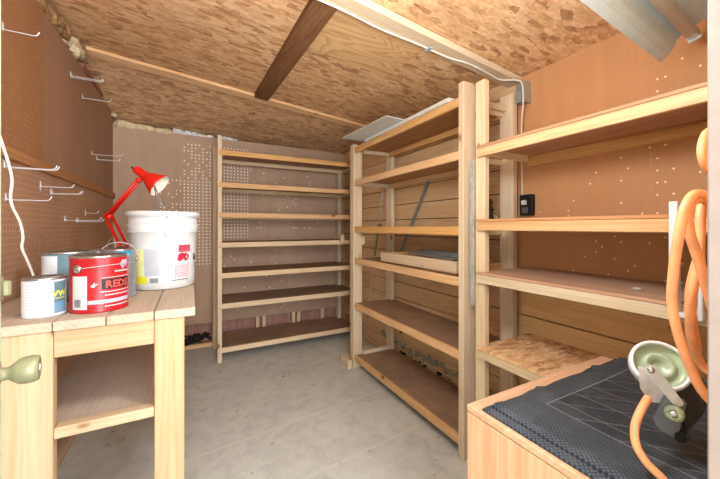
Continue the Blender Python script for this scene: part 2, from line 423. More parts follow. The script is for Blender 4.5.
def ceil_board(name, x0, x1, y0, y1, z_down, mat, z_up=0.0, bev=.002):
    """board fixed flat under the deck"""
    bm = bmesh.new(); N = 6; alongx = (x1 - x0) > (y1 - y0); R = []
    for i in range(N + 1):
        k = i / N
        cs = [(x0 + (x1 - x0) * k, y0), (x0 + (x1 - x0) * k, y1)] if alongx else [(x0, y0 + (y1 - y0) * k), (x1, y0 + (y1 - y0) * k)]
        R.append([bm.verts.new((c[0], c[1], ceil_z(*c) - dz)) for c in cs for dz in (z_up, z_down)])
    for i in range(N):
        a, b = R[i], R[i + 1]
        for p, q in ((0, 1), (1, 3), (3, 2), (2, 0)): bm.faces.new((a[p], a[q], b[q], b[p]))
    for a in (R[0], R[N]): bm.faces.new((a[0], a[1], a[3], a[2]))
    return struct(name, bm, mat)
ceil_board('trim_1', LW + .01, RW, 2.775, 2.86, .022, AMBER['x'], .001)
ceil_board('trim_2', .475, .585, 1.31, 2.77, .034, DARKB['y'], .001)
ceil_board('trim_3', .30, RW - .005, 1.215, 1.305, .036, PINE['x'], .001)
ceil_board('ceiling_patch', .60, 1.115, 1.31, 1.76, .009, PLY, .001)

# left wall: two hardboard panels, rail, floor plate, stud at the gap
PEGL1 = peg('orange_brown_pegboard', 'Y', (168, 120, 84), (150, 108, 76), (200, 158, 120), 3, .35, .7, rad=.12, dk=.2)
PEGL2 = peg('dull_brown_hardboard', 'Y', (168, 130, 102), (152, 118, 96), (190, 160, 130), 5, .60, .75, rad=.12)
PEGL3 = peg('brown_pegboard', 'Y', (184, 144, 112), (168, 130, 104), (222, 188, 154), 4, .3, .5, rad=.13)
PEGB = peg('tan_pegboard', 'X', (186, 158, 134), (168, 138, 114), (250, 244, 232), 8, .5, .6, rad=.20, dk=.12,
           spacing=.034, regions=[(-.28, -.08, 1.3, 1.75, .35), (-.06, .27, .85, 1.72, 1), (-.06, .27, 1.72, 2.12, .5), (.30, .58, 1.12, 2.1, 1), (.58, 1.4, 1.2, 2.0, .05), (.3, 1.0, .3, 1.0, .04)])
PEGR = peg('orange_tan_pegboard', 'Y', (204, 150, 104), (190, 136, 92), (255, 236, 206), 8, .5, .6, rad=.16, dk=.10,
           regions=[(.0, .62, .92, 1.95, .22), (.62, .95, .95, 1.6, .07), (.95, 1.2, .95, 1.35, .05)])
struct('wall_left', box(LW - .006, LW, -.1, BW, 1.56, 2.30), PEGL2)
def seg(name, y0, y1, z0, z1, mat, x=LW): return struct(name, box(x - .006, x + .001, y0, y1, z0, z1), mat)
seg('wall_left_front_panel', -.1, 2.10, 1.56, 2.30, PEGL1)
seg('wall_left_lower', -.1, BW, .09, 1.56, PEGL3)
bm = bmesh.new()
for k in range(17): bx(bm, LW - .12, LW - .10, -.1, 3.8, k * .145, k * .145 + .142)
struct('wall_left_siding', bm, REDW['y'])
struct('baseboard_left', box(LW - .10, LW + .03, -.1, 3.8, 0, .038), SIDING['y'])
struct('trim_4', box(LW, LW + .019, -.1, BW, 1.515, 1.56, .002), RAILW['y'])
# back wall
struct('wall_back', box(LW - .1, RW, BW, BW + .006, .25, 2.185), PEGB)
bm = bmesh.new()
for k in range(30): bx(bm, LW - .12 + k * .09, LW - .12 + k * .09 + .0899, BW + .095, BW + .115, 0, 2.25)
struct('wall_back_siding', bm, REDW['z'])
for i, x in enumerate((-.6, -.10, .215, .650, .72, 1.06, 1.12, 1.42, 1.66)):
    struct('trim_%d' % (10 + i), box(x, x + .038, BW + .008, BW + .09, .04, 2.15, .002), PINE['z'])
struct('baseboard_back', box(LW, RW, BW + .006, BW + .094, 0, .04), SIDING['x'])
# right wall
bm = bmesh.new(); z = 0
hs = [.148, .15, .142, .15, .147, .138, .15, .146, .15, .141, .15, .148, .15, .146, .15, .15]
for h in hs:
    bx(bm, RW, RW + .02, -.1, 3.8, z, z + h - .006, .002)
    z += h
bmB = bmesh.new(); struct('wall_right', bm, SIDING['y'])
struct('wall_right_back', box(RW + .02, RW + .03, -.1, 3.8, 0, 2.4), DIRT)
bm = bmesh.new()
for z0, z1 in ((.0, .135), (.14, .33), (.335, .528), (.535, .735), (.742, .872)): bx(bm, RW - .012, RW - .001, .16, 1.232, z0, z1, .002)
struct('wall_right_lower_boards', bm, SIDINGP['y'])
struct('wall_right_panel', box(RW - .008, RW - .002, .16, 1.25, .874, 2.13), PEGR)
# front wall stub and doorway jamb on the right, door on the left
struct('wall_front', box(.60, RW, .03, .15, 0, 2.13), PLY)
struct('trim_5', box(.5715, .60, -.16, .15, 0, 2.06, .002), JAMB)
dr = struct('door_1', box(-.036, 0, 0, .785, -.98, 1.04, .002), DOORC)
hinge = Vector((-.205, .165, 1.0)); dv = Vector((-.348, .945, 0)) - Vector((hinge.x, hinge.y, 0)); rz = math.atan2(-dv.x, dv.y)
dr.location = hinge; dr.rotation_euler = (0, 0, rz)
bm = bmesh.new(); kM = axis_matrix((0, .715, -.035), (1, 0, 0))
lathe(bm, [(0, .0), (.031, 0), (.032, .004), (.026, .009), (.013, .012), (.012, .022), (.017, .028), (.0245, .037), (.0265, .048), (.0262, .058), (.0235, .065), (.020, .066), (.019, .063), (0, .063)], kM)
kn = obj('door_knob', bm, BRASS, dr)
bm = bmesh.new(); lathe(bm, [(0, .063), (.007, .063), (.007, .067), (0, .067)], kM, 16); obj('keyhole', bm, STEEL, kn)
bm = bmesh.new(); lathe(bm, [(0, 0), (.030, 0), (.030, .006), (.022, .012), (0, .013)], axis_matrix((0, .725, .13), (1, 0, 0))); db = obj('deadbolt', bm, BRASS, dr)
bm = bmesh.new(); bx(bm, .012, .024, .718, .732, .115, .145, .003); obj('thumb_turn', bm, BRASS, db)

# gap fillings
def chunk(name, lst, mat, label, cat, group=None, seed=0, amp=.25, kind=None):
    bm = bmesh.new()
    for i, (c, s) in enumerate(lst): lump(bm, c, s, seed + i, 2, amp)
    o = obj(name, bm, mat); tag(o, label, cat, group, kind); c = lst[0][0]; return relocate(o, c)
chunk('foam_chunk', [((-.56, BW + .02, 2.215), (.065, .03, .04)), ((-.49, BW + .02, 2.21), (.07, .03, .036)), ((-.41, BW + .02, 2.205), (.07, .03, .034)), ((-.35, BW + .02, 2.2), (.05, .03, .03))], FOAM, 'cream foam lump in the wall-top gap at the far left corner', 'insulation', seed=2)
chunk('foam_chunk', [((-.26, BW + .02, 2.195), (.06, .03, .034)), ((-.2, BW + .02, 2.195), (.05, .03, .03))], FOAM, 'cream foam lump beside the crumpled white film at the ceiling', 'insulation', seed=9)
def film(name, x0, x1, z0, z1, label):
    rnd = random.Random(int(x0 * 100) + 50); bm = bmesh.new(); N = 22; V = []
    for i in range(N + 1):
        x = x0 + (x1 - x0) * i / N
        V.append([bm.verts.new((x + rnd.uniform(-.01, .01), BW + .012 + rnd.uniform(-.006, .03), z0 + (z1 - z0) * k / 3 - .03 * i / N + rnd.uniform(-.006, .006))) for k in range(4)])
    for i in range(N):
        for k in range(3): bm.faces.new((V[i][k], V[i + 1][k], V[i + 1][k + 1], V[i][k + 1]))
    o = obj(name, bm, FOIL); m = o.modifiers.new('thickness', 'SOLIDIFY'); m.thickness = .002
    tag(o, label, 'plastic film'); return relocate(o, (x0, BW + .02, z0))
film('plastic_film', -.155, .215, 2.14, 2.24, 'crumpled white film in the gap over the pegboard, left of the back shelf')
film('plastic_film', .255, .46, 2.13, 2.23, 'crumpled white film in the gap behind the top of the back shelf')
chunk('insulation_batt', [((LW - .02, y_, 2.335 + .02 * k_), (.03, .07, .05)) for k_, y_ in enumerate((2.14, 2.24, 2.34, 2.44))], BATT, 'torn yellow insulation strip along top of the left wall', 'insulation', seed=21, amp=.3)
chunk('insulation_batt', [((LW - .02, 2.66, 2.39), (.035, .09, .05)), ((LW - .01, 2.60, 2.35), (.03, .05, .04))], FOAM, 'small torn pale insulation tuft at the end of the ceiling batten', 'insulation', seed=33, amp=.4)
chunk('foam_chunk', [((LW + .02, 3.62, 2.27), (.02, .03, .02)), ((LW + .02, 3.63, 2.19), (.015, .02, .02))], FOAM, 'tiny cream foam crumbs in the top left corner of room', 'insulation', seed=41, amp=.4)
bm = bmesh.new(); bx(bm, LW - .03, LW - .008, 2.80, 3.35, 2.33, 2.365); o = relocate(obj('wood_strip', bm, REDW['y']), (LW, 2.8, 2.36)); tag(o, 'reddish wood strip in the gap atop the left wall', 'wood strip')
bm = bmesh.new(); bx(bm, LW - .03, LW - .005, 1.85, 2.16, 2.345, 2.372); o = relocate(obj('wood_strip', bm, plain('red_painted_wood', (190, 70, 50), .7)), (LW, 2.0, 2.34)); tag(o, 'red strip in the wall-top gap nearest the doorway', 'wood strip')
def debris(name, x0, x1, y0, y1, zmax, n, mat, label, seed, size=.02):
    rnd = random.Random(seed); bm = bmesh.new()
    for _ in range(n):
        s = size * rnd.uniform(.5, 1.3); lump(bm, (rnd.uniform(x0, x1), rnd.uniform(y0, y1), s * .6 + rnd.uniform(0, max(0, zmax - s))), (s * 1.2, s, s * .7), rnd.randint(0, 999), 1, .3)
    o = obj(name, bm, mat); tag(o, label, 'debris', None, 'stuff'); return relocate(o, ((x0 + x1) / 2, (y0 + y1) / 2, 0))
debris('leaf_litter', -.09, .2, BW + .02, BW + .08, .14, 60, DIRT, 'black debris heaped behind the wall base left of the back shelf', 4)
debris('leaf_litter', .3, 1.6, BW + .02, BW + .08, .09, 110, DIRT, 'black debris along the wall base behind the back shelf', 5)
debris('leaf_litter', RW - .035, RW - .012, 1.35, 2.45, .12, 120, DIRT, 'dark debris along the right wall behind the bottom shelf', 6, .012)
rnd = random.Random(12); bm = bmesh.new(); y = 1.35
while y < 2.75:
    lump(bm, (RW - .012, y, .165 + rnd.uniform(-.02, .02)), (.014, .035, rnd.uniform(.018, .035)), rnd.randint(0, 999), 1, .3); y += rnd.uniform(.04, .07)
o = obj('foam_bead', bm, plain('dirty_foam', (190, 178, 152), .9, 0, .3, .4)); tag(o, 'ragged pale foam bead along the right wall above the bottom shelf', 'insulation', None, 'stuff'); relocate(o, (RW, 2, .16))

# ------------------------------------------------------------------ shelving units
PH = .089; PT = .038
# back unit
U = thing('shelving_unit', 'wide pine shelving unit against the far back wall, seven shelves', 'shelf', (.95, 3.45, 0))
def part(name, b, mat, par, org, bev=.0025, label=None):
    x0, x1, y0, y1, z0, z1 = b; o = obj(name, box(x0 - org[0], x1 - org[0], y0 - org[1], y1 - org[1], z0 - org[2], z1 - org[2], bev), mat, par)
    if label: o['label'] = label
    return o
og = (.95, 3.45, 0)
part('post', (.222, .260, 3.19, 3.279, 0, 2.09), PINE['z'], U, og)
part('post', (.205, .243, 3.58, 3.669, 0, 2.06), PINE['z'], U, og)
part('post', (1.652, 1.69, 3.19, 3.279, 0, 2.05), PINE['z'], U, og)
part('post', (1.60, 1.638, 3.58, 3.669, 0, 2.05), PINE['z'], U, og)
for zt in (1.956, 1.658, 1.379, 1.103, .821, .539, .135):
    dk = part('shelf', (.262, 1.650, 3.205, 3.668, zt - .012, zt), DECK['x'], U, og, .001)
    part('front_rail', (.235, 1.675, 3.185, 3.204, zt - .043, zt + .004), PINE['x'] if zt < 1.2 else AMBER['x'], dk, og)
    part('back_rail', (.245, 1.640, 3.556, 3.578, zt - .052, zt - .013), PINE['x'], dk, og)
    part('side_cleat', (.262, .281, 3.206, 3.555, zt - .045, zt - .013), PINE['y'], dk, og)
    part('side_cleat', (1.630, 1.649, 3.206, 3.555, zt - .045, zt - .013), PINE['y'], dk, og)
o = relocate(obj('wood_block', box(1.44, 1.485, 3.150, 3.184, 1.075, 1.165, .002), PINE['z']), (1.46, 3.16, 1.08)); tag(o, 'small pale wood block on a front rail of the back shelf', 'wood block')

# middle unit on the right
V_ = thing('shelving_unit', 'pine shelving unit in the right corner, six amber-edged shelves', 'shelf', (1.49, 1.93, 0)); og = (1.49, 1.93, 0)
part('post', (1.285, 1.374, 1.245, 1.283, 0, 2.03), PINE['z'], V_, og)
part('post', (1.28, 1.369, 2.535, 2.60, 0, 1.985), PINE['z'], V_, og)
part('post', (1.65, 1.688, 1.22, 1.309, 0, 2.03), PINE['z'], V_, og)
part('post', (1.65, 1.688, 2.49, 2.579, 0, 1.99), PINE['z'], V_, og)
for zt in (1.952, 1.661, 1.248, .972, .572, .11):
    dk = part('shelf', (1.311, 1.680, 1.284, 2.535, zt - .012, zt), DECK['y'] if zt < .6 else OSB if 0 else DECK['y'], V_, og, .001)
    part('front_rail', (1.290, 1.310, 1.284, 2.534, zt - .045, zt + .004), AMBER['y'], dk, og)
    part('back_rail', (1.630, 1.649, 1.31, 2.489, zt - .055, zt - .013), AMBER['y'], dk, og)
    part('side_cleat', (1.37, 1.649, 2.50, 2.534, zt - .045 if zt > .2 else zt + .002, zt - .013 if zt > .2 else zt + .034), PINE['x'], dk, og)
    part('side_cleat', (1.375, 1.649, 1.285, 1.304, zt - .045, zt - .013), PINE['x'], dk, og)
part('brace', (1.375, 1.649, 1.262, 1.282, 1.93, 1.968), PINE['x'], V_, og)
part('brace', (1.37, 1.40, 2.54, 2.575, 1.09, 1.17), PINE['z'], V_, og)
# right unit
R_ = thing('shelving_unit', 'pine shelves along the right wall beside the pegboard, four long shelves', 'shelf', (1.49, .65, 0)); og = (1.49, .65, 0)
part('post', (1.312, 1.346, 1.130, 1.19, 0, 2.0), PINE['z'], R_, og)
part('post', (1.312, 1.350, .17, .259, 0, 1.7), PINE['z'], R_, og)
part('post', (1.66, 1.698, .17, .259, 0, 1.7), PINE['z'], R_, og)
part('strap', (1.300, 1.311, 1.191, 1.216, .84, 1.60), plain('dull_grey_strap', (186, 182, 170), .5, .1, .15), R_, og, .001, 'grey metal strap')
for zt in (1.652, 1.279, 1.012, .632):
    dk = part('shelf', (1.290, 1.720, .165, 1.165, zt - .002, zt + .010), DECKR['y'] if zt > .7 else OSB, R_, og, .001)
    part('front_rail', (1.291, 1.311, .166, 1.164, zt - .046, zt - .003), AMBER['y'] if zt > 1.2 else PINE['y'], dk, og)
    part('back_rail', (1.70, 1.719, .166, 1.164, zt - .056, zt - .003), AMBER['y'], dk, og)
    part('side_cleat', (1.352, 1.658, 1.13, 1.149, zt - .041, zt - .003), PINE['x'], dk, og)

# white sheets lying on top of the middle unit
def sheet(name, poly, z, th, label):
    bm = prism(bmesh.new(), [(x, y, z) for x, y in poly], (0, 0, th)); o = obj(name, bm, SHEET); tag(o, label, 'board'); return relocate(o, (poly[0][0], poly[0][1], z))
sheet('hardboard_sheet', [(1.11, 2.40), (1.145, 1.79), (1.42, 1.80), (1.42, 2.42)], 1.984, .005, 'white panel jutting over the front of corner shelves, near the back shelf')
sheet('hardboard_sheet', [(1.284, 2.33), (1.284, 1.36), (1.62, 1.32), (1.62, 2.33)], 1.957, .022, 'long white panel lying flat atop the corner shelves')
# wooden tray on the fourth shelf
T = thing('wooden_tray', 'shallow pale wooden tray of planks on middle shelf of corner unit', 'tray', (1.45, 1.72, .976)); og = (1.45, 1.72, .976)
part('bottom_panel', (1.318, 1.60, 1.33, 2.13, .977, .986), DARKB['y'], T, og, .001, 'dark bottom panel')
part('side_board', (1.314, 1.335, 1.33, 2.13, .987, 1.056), BENCHW['y'], T, og)
part('side_board', (1.585, 1.605, 1.33, 2.13, .987, 1.056), BENCHW['y'], T, og)
part('end_board', (1.336, 1.584, 1.33, 1.35, .987, 1.050), AMBER['x'], T, og)
part('end_board', (1.336, 1.584, 2.11, 2.13, .987, 1.050), AMBER['x'], T, og)
o = obj('metal_channel', prism(bmesh.new(), [(1.35, 1.40, 1.058), (1.48, 1.40, 1.058), (1.48, 1.40, 1.088), (1.46, 1.40, 1.088), (1.44, 1.40, 1.066), (1.35, 1.40, 1.066)], (.06, .5, 0)), DGREY); tag(o, 'grey metal channel lying across the wooden tray', 'metal strip'); relocate(o, (1.4, 1.5, 1.058))
o = obj('plank', box(1.54, 1.64, 1.29, 1.326, .973, 1.040, .002), AMBER['x']); tag(o, 'short amber plank end between tray and near shelf posts', 'plank'); relocate(o, (1.59, 1.31, .973))
# leaning strips
def strip(name, a, b, w, th, mat, label, side=(0, 1, 0), extra=None):
    a, b = Vector(a), Vector(b); d = (b - a).normalized(); s = Vector(side); s = (s - d * s.dot(d)).normalized(); n = d.cross(s) * th; s *= w / 2
    bm = prism(bmesh.new(), [a - s, a + s, b + s, b - s], n); o = obj(name, bm, mat); tag(o, label, 'metal strip'); relocate(o, a)
    return o
strip('metal_strip', (1.672, 2.40, .974), (1.715, 2.03, 1.63), .034, .005, DGREY, 'grey metal strip leaning diagonally behind the corner shelves')
g = strip('metal_strip', (1.60, 2.93, .002), (1.60, 2.545, 1.60), .026, .004, STEEL, 'thin bright strip with green section by the far right post', (1, 1, 0))
a, b = Vector((0, 0, 0)), Vector((1.60, 2.545, 1.60)) - Vector((1.60, 2.93, .002))
bm = bmesh.new(); d = b.normalized(); s = Vector((1, 1, 0)); s = (s - d * s.dot(d)).normalized() * .0145; n = d.cross(s).normalized() * -.002
p0, p1 = b * .60, b * .80; prism(bm, [p0 - s + n, p0 + s + n, p1 + s + n, p1 - s + n], -n * 4.5); obj('tape', bm, GREEN, g)
# debris bundle between the posts
bm = bmesh.new()
for i in range(9): lump(bm, (1.598 + random.uniform(-.02, .01), 1.350 + random.uniform(-.008, .015), 1.272 + i * .0165), (.036, .034, .024), 60 + i, 2, .35)
o = obj('rag_bundle', bm, LEAFC); tag(o, 'crumpled dark rag on the shelf between the near posts', 'rag'); relocate(o, (1.595, 1.335, 1.25))
bm = lump(bmesh.new(), (1.655, 1.345, 1.290), (.02, .022, .03), 5, 2, .3); o = obj('foam_scrap', bm, FOAM); tag(o, 'cream scrap lying beside the crumpled rag', 'scrap'); relocate(o, (1.645, 1.345, 1.25))
o = obj('wood_block', box(1.222, 1.265, 2.53, 2.68, 0, .075, .002), PINE['y']); tag(o, 'short wood offcut on the floor at foot of the corner shelves', 'wood block'); relocate(o, (1.24, 2.6, 0))

# ------------------------------------------------------------------ workbench
og = (-.3, 1.7, 0); B = thing('workbench', 'plank-topped pine workbench standing along the left wall', 'workbench', og)
xs = [-.625, -.50, -.372, -.241, -.109, .018]
for a, b in zip(xs, xs[1:]): part('top_plank', (a + .0015, b - .0015, 1.302, 2.08, .930, .96), BENCHTOP['y'], B, og, .002)
part('leg', (-.512, -.372, 1.31, 1.348, 0, .929), BENCHW['z'], B, og)
part('leg', (-.109, -.018, 1.31, 1.348, 0, .929), BENCHW['z'], B, og)
part('leg', (-.12, -.031, 2.03, 2.068, 0, .929), BENCHW['z'], B, og)
part('apron', (-.371, -.110, 1.312, 1.350, .846, .929), BENCHW['x'], B, og)
part('apron', (-.47, -.121, 2.032, 2.066, .846, .929), BENCHW['x'], B, og)
part('side_rail', (-.056, -.018, 1.349, 2.029, .846, .929), BENCHW['y'], B, og)
part('stretcher', (-.371, -.110, 1.312, 1.350, .594, .628), BENCHW['x'], B, og)
ls = wood('brown_dusty_plywood', (214, 190, 166), (200, 172, 146), (170, 136, 108), dirt=.5, dirtc=(204, 194, 184), knots=False)
part('lower_shelf', (-.48, -.03, 1.351, 2.09, .600, .614), ls['y'], B, og, .001, 'stained brown plywood lower shelf')

# ------------------------------------------------------------------ paint cans
BT = .9603
def paint_can(name, c, r, h, body, label, lid=TIN, ear_a=None, handle=None):
    t = thing(name, label, 'paint can', (c[0], c[1], BT)); W = Wrap(c, lambda z: r)
    bm = bmesh.new(); lathe(bm, [(0, .002), (r - .004, .002), (r + .0005, 0), (r + .0005, .004), (r, .005), (r, h - .008), (r - .001, h - .006), (0, h - .006)], None, 48); obj('body', bm, body, t)
    bm = bmesh.new(); lathe(bm, [(r - .001, h - .009), (r + .002, h - .007), (r + .002, h - .002), (r, h), (r - .005, h), (r - .008, h - .006), (r - .012, h - .002), (r - .016, h - .004), (0, h - .004)], None, 48); obj('lid', bm, lid, t)
    if ear_a is not None:
        for s in (0, pi):
            p = W.p(ear_a + s, h * .78, 0); n = Vector((p.x, p.y, 0)).normalized()
            bm = bmesh.new(); lathe(bm, [(0, 0), (.0145, 0), (.0145, .003), (.009, .0065), (0, .0065)], axis_matrix(p - n * .0005, n), 24)
            e = obj('ear', bm, TIN, t)
        if handle:
            pts = [W.p(ear_a, h * .78, .006)] + [W.p(*q) for q in handle] + [W.p(ear_a + pi, h * .78, .006)]
            bm = sweep(bmesh.new(), pts, .0014, 6, 6); obj('bail_handle', bm, ZINC, t)
    return t, W
def arc_handle(ear, r, h, tilt, k=1.0):
    """bail wire as a half ring over the can, tilted to one side; offsets are relative to the wall"""
    return None
def bail(t, W, ear_a, r, h, tilt, par_r=None):
    e0 = W.p(ear_a, h * .78, .007); e1 = W.p(ear_a + pi, h * .78, .007); mid = (e0 + e1) / 2; R = (e0 - e1).length / 2; ax = (e0 - e1).normalized()
    per = Vector((0, 0, 1)).cross(ax).normalized(); up = Vector((0, 0, 1)) * cos(tilt) + per * sin(tilt)
    pts = [mid + ax * R * cos(a) + up * R * 1.0 * sin(a) for a in [pi * i / 16 for i in range(17)]]
    obj('bail_handle', sweep(bmesh.new(), pts, .0013, 6, 2), ZINC, t)
# red can
t, W = paint_can('paint_can', (-.284, 1.447), .0825, .192, REDCAN, 'red paint can with black name panel at the front of the bench', ear_a=-.80)
bail(t, W, -.80, .0825, .192, 1.45)
W.patch('barcode_label', -1.02, -.42, .014, .125, WPAPER, t)
rnd = random.Random(3); bars = []; a = -.92
while a < -.66: w = rnd.uniform(.006, .022); bars.append((a, a + w)); a += w + rnd.uniform(.008, .02)
W.patch('barcode', 0, 0, .022, .048, DARKLAB, t, .0011, bars=bars)
W.patch('name_panel', .05, 1.22, .078, .112, DARKLAB, t)
W.text('lettering', 'REDS', .64, .0825, .034, plain('coral_print', (232, 84, 80), .5), t, .0013, 1.0)
W.patch('lavender_band', -.40, 1.2, .030, .043, LAV, t)
W.patch('white_band', .0, 1.25, .068, .0705, WPAPER, t); W.patch('white_band', .05, 1.25, .116, .118, WPAPER, t)
W.rows('white_lettering', .15, 1.2, (.018, .0555), .004, WPAPER, t, seed=2); W.rows('white_lettering', .5, 1.2, (.134,), .005, WPAPER, t, seed=5)
W.poly('swan_emblem', [(.70, .160), (.85, .175), (1.0, .172), (1.12, .178), (1.1, .160), (1.02, .148), (.92, .152), (.86, .142), (.78, .150)], LAV, t)
W.poly('splash_mark', [(-.32, .090), (-.16, .104), (-.18, .096), (-.05, .100), (-.2, .086)], WPAPER, t)
# small can
t, W = paint_can('paint_can', (-.425, 1.425), .054, .126, WPAPER, 'small white-labelled can at the left front corner of the bench')
W.patch('picture_panel', .42, 1.15, .010, .112, TEAL, t); W.patch('blue_panel', .42, 1.1, .012, .045, BLUELAB, t, .0010)
W.text('lettering', 'VW', .72, .064, .026, YEL, t, .0013)
W.patch('yellow_band', .45, 1.05, .056, .058, YEL, t, .0012)
bars = []; a = -.1; rnd = random.Random(8)
while a < .22: w = rnd.uniform(.01, .025); bars.append((a, a + w)); a += w + rnd.uniform(.01, .022)
W.patch('barcode', 0, 0, .018, .034, GREYP, t, .0011, bars=bars)
W.rows('small_print', -.9, -.45, [.03 + .009 * i for i in range(9)], .002, GREYP, t, seed=3)
W.rows('small_print', -.2, .3, [.06 + .009 * i for i in range(5)], .002, GREYP, t, seed=4)
# teal can behind
t, W = paint_can('paint_can', (-.43, 1.70), .0825, .192, TEAL, 'slate teal can behind the small white can, by the pegboard', ear_a=.35)
bail(t, W, .35, .0825, .192, 1.2)
W.patch('white_label', -1.5, -.45, .01, .178, WPAPER, t); W.patch('white_label', -.45, .4, .01, .05, BLUELAB, t)
# third can
t, W = paint_can('paint_can', (-.336, 1.885), .0825, .192, plain('pale_grey_can_print', (206, 208, 212), .35, .2, .05), 'pale grey can standing between the red can and white bucket', ear_a=.2)
bail(t, W, .2, .0825, .192, .15)
# fourth, lower can between
t, W = paint_can('paint_can', (-.262, 1.645), .06, .200, plain('grey_can_print', (150, 150, 156), .35, .3, .1), 'narrow grey can with a blue sticker just behind the big red can', ear_a=1.5)
W.patch('blue_sticker', -.1, .75, .172, .195, plain('sky_blue_sticker', (30, 150, 200), .4), t)
bail(t, W, 1.5, .06, .205, -.1)

# ------------------------------------------------------------------ bucket
bc = (-.112, 1.845); bk = thing('plastic_bucket', 'large white plastic bucket on the bench top', 'bucket', (bc[0], bc[1], BT))
H = .362; rf = lambda z: .131 + (.148 - .131) * z / H
W = Wrap(bc, rf)
bm = bmesh.new(); pr = [(0, .002), (.125, .002), (.131, .008)] + [(rf(z), z) for z in (.05, .12, .2, .262)]
for z in (.266, .300): pr += [(rf(z) + .007, z), (rf(z) + .007, z + .005), (rf(z), z + .006)]
pr += [(rf(.338), .338), (rf(.34) + .009, .340), (rf(.35) + .010, .358), (rf(.36) + .006, H), (rf(.36) - .002, H), (rf(.35) - .004, .35), (rf(.2) - .003, .2), (.128, .01), (0, .006)]
lathe(bm, pr, None, 56); obj('body', bm, WHITE, bk)
ea = .10
for s in (0, pi):
    p = W.p(ea + s, .305, .008); n = Vector((p.x, p.y, 0)).normalized(); sd = n.cross(Vector((0, 0, 1)))
    bm = prism(bmesh.new(), [p - sd * .011 + Vector((0, 0, -.052)), p + sd * .011 + Vector((0, 0, -.052)), p + sd * .012 + Vector((0, 0, .018)), p + Vector((0, 0, .027)), p - sd * .012 + Vector((0, 0, .018))], n * .011); obj('ear', bm, WHITE, bk)
A = W.p(ea, .318, .018); Cc = W.p(ea + pi, .318, .018)
apex = at(154, 184, 1.575) - Vector((bc[0], bc[1], BT))
pts = [A, A + (apex - A) * .33, A + (apex - A) * .66, apex + (A - apex) * .06, apex + (Cc - apex) * .06, Cc + (apex - Cc) * .66, Cc + (apex - Cc) * .33, Cc]
obj('handle', sweep(bmesh.new(), pts, .003, 8, 3), DGREY, bk)
W.patch('yellow_label', -1.12, -.62, .03, .19, YELP, bk); W.patch('yellow_band', -1.12, -.52, .03, .065, YEL, bk, .0011)
W.patch('yellow_strip', -1.15, -.92, .066, .19, YEL, bk, .0010)
W.patch('text_label', -.60, -.12, .066, .19, plain('pale_grey_label', (188, 192, 202), .5), bk)
W.rows('small_print', -.57, -.15, [.074 + .010 * i for i in range(11)], .0025, GREYP, bk, seed=14)
bars = []; a = -.42; rnd = random.Random(2)
while a < -.2: w = rnd.uniform(.008, .02); bars.append((a, a + w)); a += w + rnd.uniform(.008, .015)
W.patch('barcode', 0, 0, .036, .058, DARKLAB, bk, .001, bars=bars)
W.patch('crimson_block', .42, .86, .172, .205, CRIM, bk); W.rows('white_lettering', .46, .82, (.176, .184, .192), .003, PINKP, bk, .0014, 5)
W.patch('pink_block', .30, .86, .052, .118, plain('pale_rose_label', (232, 204, 210), .5), bk); W.rows('small_print', .32, .84, [.056 + .0085 * i for i in range(7)], .003, PINKP, bk, .0012, 7)
W.poly('warning_mark', [(.42, .162), (.52, .170), (.62, .166), (.72, .168), (.84, .150), (.76, .132), (.66, .128), (.60, .140), (.50, .128), (.38, .134), (.40, .148)], CRIM, bk)
W.rows('small_print', .24, .84, (.040,), .004, DARKLAB, bk, seed=17)
W.text('lettering', 'Ba', 1.18, .130, .042, DARKLAB, bk, .0012, .9); W.text('lettering', 'N', 1.32, .090, .040, DARKLAB, bk, .0012, .9)

# ------------------------------------------------------------------ red desk lamp
base = Vector((-.27, 2.03, BT)); L = thing('desk_lamp', 'red adjustable-arm lamp behind the paint cans', 'lamp', base)
def lp(px, py, d): return at(px, py, d) - base
D0 = 1.72
p_base = lp(129, 252, D0 - .03); p_el = lp(108.5, 216, D0); p_sh = lp(139, 180, D0 - .02); p_cap = lp(137, 170, D0 - .02)
bm = bmesh.new(); lathe(bm, [(0, 0), (.045, 0), (.045, .012), (.03, .02), (.012, .022), (.012, .12), (0, .12)], Matrix.Translation((0, 0, 0)), 32); obj('base', bm, RED, L)
foot = Vector((0, 0, .115))
def bar(a, b, off, r): return sweep(bmesh.new(), [a + off, b + off], r, 8, 0)
side = Vector((.012, .006, .006))
lo = obj('lower_arm', bar(foot, p_el, side, .0075), RED, L); obj('arm_rod', bar(foot, p_el, -side, .0075), RED, L)
obj('spring', sweep(bmesh.new(), [foot + (p_el - foot) * .1 + Vector((.022, 0, .01)), foot + (p_el - foot) * .65 + Vector((.022, 0, .01))], .003, 6, 0), STEEL, L)
obj('upper_arm', bar(p_el, p_sh, side * .9 + Vector((0, 0, .004)), .0075), RED, L); obj('arm_rod', bar(p_el, p_sh, -side * .9, .0075), RED, L)
obj('spring', sweep(bmesh.new(), [p_el + Vector((.004, 0, .016)), p_el + (p_sh - p_el) * .55 + Vector((.0, 0, .004))], .0028, 6, 0), STEEL, L)
bm = bmesh.new(); view = Vector((-.1, -1, 0)).normalized()
lathe(bm, [(0, -.014), (.018, -.014), (.018, .014), (0, .014)], axis_matrix(p_el, view), 24); obj('elbow_plate', bm, RED, L)
bm = bmesh.new(); lathe(bm, [(0, -.012), (.013, -.012), (.013, .012), (0, .012)], axis_matrix(p_sh, view), 20); obj('shoulder_plate', bm, RED, L)
hd = (lp(163, 188, D0 + .005) - p_cap).normalized(); HM = axis_matrix(p_cap, hd)
bm = bmesh.new(); lathe(bm, [(0, -.012), (.019, -.010), (.022, 0), (.022, .050), (.026, .056), (.030, .062), (.062, .125), (.0675, .138), (.066, .138), (.060, .124), (.028, .064), (0, .060)], HM, 40)
sh = obj('lamp_shade', bm, RED, L)
